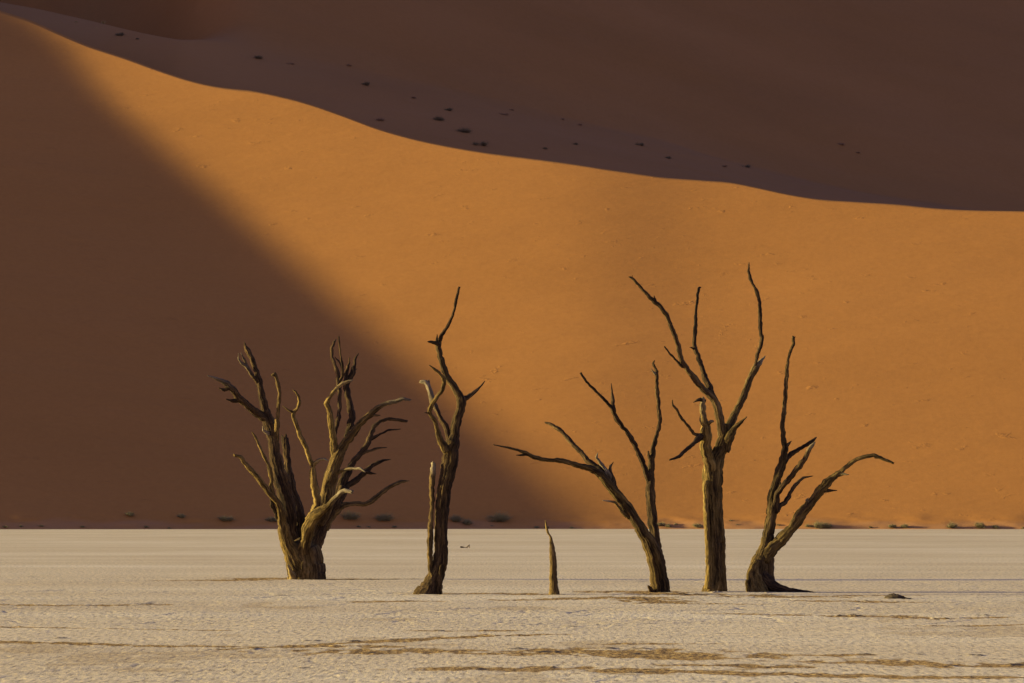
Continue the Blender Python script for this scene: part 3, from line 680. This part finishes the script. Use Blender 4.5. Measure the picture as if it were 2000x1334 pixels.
tree('dead_tree', 'dead tree with a spreading root and one thick limb arching to the right, farthest right', 'dead tree', (1485, 1155.5), T5, 5, G)
tree('tree_stump', 'small pointed dead stump standing alone between the taller dead trees', 'stump', (1083, 1161), T0, 6)
# ------------------------------------------------------------------ small things
def shrub(name, label, cat, pos, wdt, hgt, mat, seed, group, n=150, blade=False, lean=0.0, ny=(0, -1)):
    """a low dry bush: many short crooked stems carrying leaf clumps, in one mesh"""
    rnd = random.Random(seed); V_ = []; F_ = []
    lobes = [(rnd.uniform(-.36, .36), rnd.uniform(-.2, .2), rnd.uniform(.55, 1)) for _ in range(max(2, int(wdt * 2)))]
    if n <= 40: lobes = [(0, 0, 1)]
    for i in range(n):
        lx, ly, lh = rnd.choice(lobes)
        x0 = (lx + rnd.gauss(0, .05 if n > 40 else .14)) * wdt; y0 = (ly + rnd.gauss(0, .05)) * wdt
        a = rnd.uniform(0, 2 * math.pi); sp = rnd.random() ** .6
        p = Vector((x0, y0, -.08))
        L = hgt * lh * rnd.uniform(.6, 1.05)
        dr = Vector((math.cos(a) * sp * .9 + lean, math.sin(a) * sp * .9, rnd.uniform(.45, 1.0))).normalized()
        segs = 3; rad = .012 if blade else .018
        for sg in range(segs):
            q = p + dr * (L / segs); side = dr.cross(Vector((rnd.uniform(-1, 1), rnd.uniform(-1, 1), .1))).normalized() * rad * (1 - sg * .25)
            k = len(V_); V_ += [p - side, p + side, q + side * .7, q - side * .7]; F_.append((k, k + 1, k + 2, k + 3))
            s2 = dr.cross(side).normalized() * rad * (1 - sg * .25)
            k = len(V_); V_ += [p - s2, p + s2, q + s2 * .7, q - s2 * .7]; F_.append((k, k + 1, k + 2, k + 3))
            if not blade and sg:
                for _ in range(6):
                    c = q + Vector((rnd.gauss(0, 1), rnd.gauss(0, 1), rnd.gauss(0, .6))) * .09 * wdt ** .4
                    e1 = Vector((rnd.gauss(0, 1), rnd.gauss(0, 1), rnd.gauss(0, 1))).normalized() * .055
                    e2 = e1.cross(Vector((rnd.gauss(0, 1), rnd.gauss(0, 1), rnd.gauss(0, 1)))).normalized() * .022
                    k = len(V_); V_ += [c - e1, c + e2, c + e1, c - e2]; F_.append((k, k + 1, k + 2, k + 3))
            p = q; dr = (dr + Vector((rnd.gauss(0, .25), rnd.gauss(0, .25), -.12))).normalized()
    o = mesh_obj(name, [tuple(v) for v in V_], F_, mat, None, False)
    o.location = pos
    return tag(o, label, cat, group)
def on_face(px, py):
    a, b = ray(px, py); Y = 650.
    for _ in range(60): Y = .6 * Y + .4 * float(face(np.array([a * Y]), np.array([EYE + b * Y]))[0])
    return Vector((a * Y, Y, EYE + b * Y))
FOOT = [(253,1004,24,6,'thin grey bush highest up the shaded dune foot, left of all the trees'),
 (355,1008,22,5,'flat dark bush on the shaded dune foot, second from the left among the larger bushes'),
 (437,1013,34,7,'broad low bush on the shaded dune foot left of the widest dead tree'),
 (530,1015,20,8,'small bush just left of the widest dead tree trunk, partly behind it'),
 (683,1008,34,11,'rounded grey green bush on the dune foot just right of the widest dead tree'),
 (747,1012,34,9,'low rounded bush halfway between the widest tree and the double trunked tree'),
 (889,1014,26,9,'pale low bush just right of the double trunked dead tree'),
 (912,1020,22,8,'small dark bush slightly lower and right of the pale one beside the double trunked tree'),
 (973,1012,46,12,'long slanting bush between the double trunked tree and the pointed stump'),
 (1289,1024,12,5,'tiny bush just right of the forked tree with the far left reaching limb'),
 (1305,1027,10,4,'tiny low bush left of the tallest dead tree, the nearer of two'),
 (1359,1026,22,6,'low bush just left of the tallest dead tree trunk on the sunlit dune foot'),
 (1580,1027,12,6,'small bush behind the arching limb of the rightmost tree, left of a long bush'),
 (1606,1026,38,9,'long dark bush right of the arching tree limb on the sunlit dune foot'),
 (1743,1027,18,5,'faint bush on the sunlit foot, left of a close pair beyond the trees'),
 (1766,1027,20,6,'low bush on the sunlit foot, right of a close pair beyond the trees'),
 (1862,1028,20,8,'compact dark bush standing alone near the right end of the dune foot'),
 (1917,1027,28,7,'wide dark bush near the right edge at the dune foot'),
 (1943,1029,12,4,'tiny bush directly right of the last wide bush at the dune foot')]
for i, (px, py, wd, hp, lab) in enumerate(FOOT):
    p = on_face(px, py + hp * .5); m = p.y / F
    shrub('bush', lab, 'bush', p, wd * m, hp * m * 2.0, M_bush, 300 + i, 'bushes along the foot of the dune', n=int(60 + wd * 5), lean=.2)
# litter of tiny tufts on the dune foot
tu = [(10,1027,10),(40,1026,8),(80,1026,16),(160,1027,10),(330,1030,8),(560,1026,8),(700,1027,10),(720,1028,8),(770,1027,8),(1048,1028,14),(1068,1028,12),(1116,1029,8),(1320,1022,6),(1440,1024,8),(1520,1024,6),(1700,1028,6),(1998,1030,6),(285,1027,8),(1428,1016,7),(960,1026,8)]
TL = ['tiny tuft at the very left edge of the dune foot', 'second tiny tuft from the left edge of the dune foot', 'wider tiny tuft near the left edge, below the shaded dune', 'tiny tuft left of the highest grey foot bush', 'tiny tuft below and left of the second larger foot bush', 'tiny tuft behind the left side of the widest dead tree trunk', 'first of three tiny tufts below the rounded bush right of the widest tree', 'second of three tiny tufts below the rounded bush right of the widest tree', 'tiny tuft below the low bush between widest tree and double trunked tree', 'tiny tuft just left of the tip of the pointed stump', 'tiny tuft touching the tip of the pointed stump', 'tiny tuft a little right of the pointed stump tip', 'tiny tuft between forked tree and tallest tree, above the pair of bushes', 'tiny tuft just right of the tallest tree trunk', 'tiny tuft seen in the fork of the rightmost tree', 'tiny tuft left of the close bush pair on the sunlit foot', 'tiny tuft at the very right edge of the dune foot', 'tiny tuft between the two leftmost larger foot bushes', 'tiny tuft higher on the sunlit sand right of the tallest tree', 'tiny tuft below the long slanting bush left of the stump']
for i, (px, py, wd) in enumerate(tu):
    p = on_face(px, py + 2); m = p.y / F
    shrub('dry_tuft', TL[i], 'tuft', p, wd * m, 3.2 * m, M_bush, 400 + i, 'tiny tufts along the dune foot', n=40, lean=.2)
# plants on the shelf behind the crest
deps = bpy.context.evaluated_depsgraph_get()
far_o = bpy.data.objects['far_sand_dune']; deps.update()
from mathutils.bvhtree import BVHTree
far_t = BVHTree.FromObject(far_o, deps)
def on_far(px, py):
    a, b = ray(px, py); d = Vector((a, 1, b)).normalized()
    h = far_t.ray_cast(Vector((0, 0, EYE)), d)
    return h[0]
HIGH = [(234,66,20,7,'dark bush on the shelf behind the crest, upper left, right below the straw tuft'),
 (267,75,9,3,'tiny bush right of the dark bush at the upper left of the shelf'),
 (502,110,24,8,'lone dark bush on the rim of the shelf behind the crest'),
 (567,123,20,4,'faint flat bush right of the lone dark bush on the shelf rim'),
 (682,127,9,4,'speck of bush highest on the far slope above the small knotted bush'),
 (715,163,20,7,'small knotted bush on the far slope right of the shelf rim'),
 (742,232,24,7,'faint sandy bush close behind the crest, left of the dark group'),
 (808,190,12,4,'faint small bush above the dark group of bushes on the far slope'),
 (877,213,20,6,'small brown bush directly above the blackest bush of the far slope'),
 (859,231,30,8,'blackest slanting bush in the group on the far slope'),
 (904,253,36,11,'biggest grey green bush in the group on the far slope'),
 (939,279,30,10,'lowest dark bush of the group, just behind the crest'),
 (985,222,24,5,'faint bush to the right of the dark group and higher'),
 (1000,214,8,3,'speck of bush just above the faint one right of the dark group'),
 (1066,289,14,5,'small bush just behind the crest right of the dark group'),
 (1128,281,13,5,'small bush behind the crest, second to the right of the dark group'),
 (1098,232,8,4,'speck of bush high on the far slope above the crest middle'),
 (1132,243,8,4,'speck of bush right of the other high specks on the far slope'),
 (1248,281,20,5,'flat bush on the far slope right of the middle'),
 (1306,307,17,5,'low bush just behind the crest right of the flat bush'),
 (1414,324,10,3,'speck of bush behind the crest above where it starts to dip right'),
 (1456,324,22,5,'slanting low bush behind the crest, above the tallest dead tree'),
 (1645,281,16,4,'faint bush alone high on the far slope at the right'),
 (1675,297,8,3,'speck of bush right below the faint bush on the right far slope')]
for i, (px, py, wd, hp, lab) in enumerate(HIGH):
    p = on_far(px, py + hp * .5)
    if p is None: continue
    m = p.y / F
    shrub('bush', lab, 'bush', p, wd * m, hp * m * 1.3, M_bush_faint if ('faint' in lab or 'speck' in lab) else M_bush_far, 500 + i, 'bushes on the far slope behind the crest', n=int(45 + wd * 3), lean=-.1)
p = on_far(198, 46)
if p is not None:
    shrub('grass_tuft', 'yellow straw grass tuft standing on the rim of the shelf at the upper left', 'grass', p, 12 * p.y / F, 11 * p.y / F, M_grass, 600, None, n=90, blade=True)
for i, (px, py, wd) in enumerate([(150, 41, 14), (184, 53, 14)]):
    p = on_far(px, py + 2)
    if p is not None:
        shrub('grass_tuft', ('flat straw grass patch left of the tall straw tuft', 'flat straw grass patch below the tall straw tuft')[i], 'grass', p, wd * p.y / F, 4 * p.y / F, M_grass, 610 + i, None, n=60, blade=True)

def clod(name, label, cat, px, py, wpx, hpx, mat, seed, dpt=1.0):
    g = on_ground(px, py); m = g.y / F; a_, b_, c_ = wpx * m / 2, wpx * m / 2 * dpt, hpx * m
    V_ = []; F_ = []; nu, nv = 40, 14; off = Vector((seed * 3.1, seed, 0))
    for j in range(nv + 1):
        ph = (j / nv) * math.pi / 2
        for i in range(nu):
            th = 2 * math.pi * i / nu
            d = Vector((math.cos(th) * math.cos(ph), math.sin(th) * math.cos(ph), math.sin(ph)))
            r = 1 + .35 * mn.noise(d * 1.6 + off) + .22 * mn.noise(d * 4.5 + off) + .14 * mn.noise(d * 11 + off)
            V_.append((d.x * a_ * r, d.y * b_ * r, d.z ** 1.0 * c_ * r * (1 + .4 * d.x * -1) - .05))
    for j in range(nv):
        for i in range(nu):
            k = (i + 1) % nu
            F_.append((j * nu + i, j * nu + k, (j + 1) * nu + k, (j + 1) * nu + i))
    F_.append(tuple(range(nu))[::-1]); F_.append(tuple(nv * nu + i for i in range(nu)))
    o = mesh_obj(name, V_, F_, mat, None, True); o.location = g
    return tag(o, label, cat)
clod('mud_mound', 'dark low crusted mound with a tail on the clay pan right of the rightmost tree', 'mound', 1752, 1169, 46, 12, M_lump, 3)
o = clod('mud_mound', 'flatter dark crusted ridge trailing right from the larger mound', 'mound', 1774, 1170, 34, 6, M_lump, 5)
clod('mud_clod', 'small pale clod lying against the foot of the tallest dead tree', 'clod', 1400, 1157, 32, 6, M_clod, 8)
clod('mud_clod', 'small pale clod in the hollow of the spreading root of the rightmost tree', 'clod', 1502, 1157.5, 34, 5, M_clod, 9)
# driftwood
def driftwood(label, px, py, segs, seed, pale):
    g = on_ground(px, py); root = thing('driftwood', label, 'driftwood', g)
    for i, s_ in enumerate(segs):
        limb('stick', g, g.y, [(x, y, wd, (-.1 if i % 2 else .1)) for x, y, wd in s_], root, seed + i, (0, .1, pale) if i else None)
driftwood('small broken branch lying alone on the clay far behind the double trunked tree', 908, 1070,
          [[(899, 1068.6, 4), (903, 1068.8, 4.5), (907, 1070, 3)], [(905, 1069.8, 3), (910, 1069.5, 3), (914, 1066.5, 3), (916.4, 1064.8, 2)], [(916.6, 1071, 1.6), (916.6, 1067, 1.8), (916.4, 1063.5, 1.2)]], 700, .9)
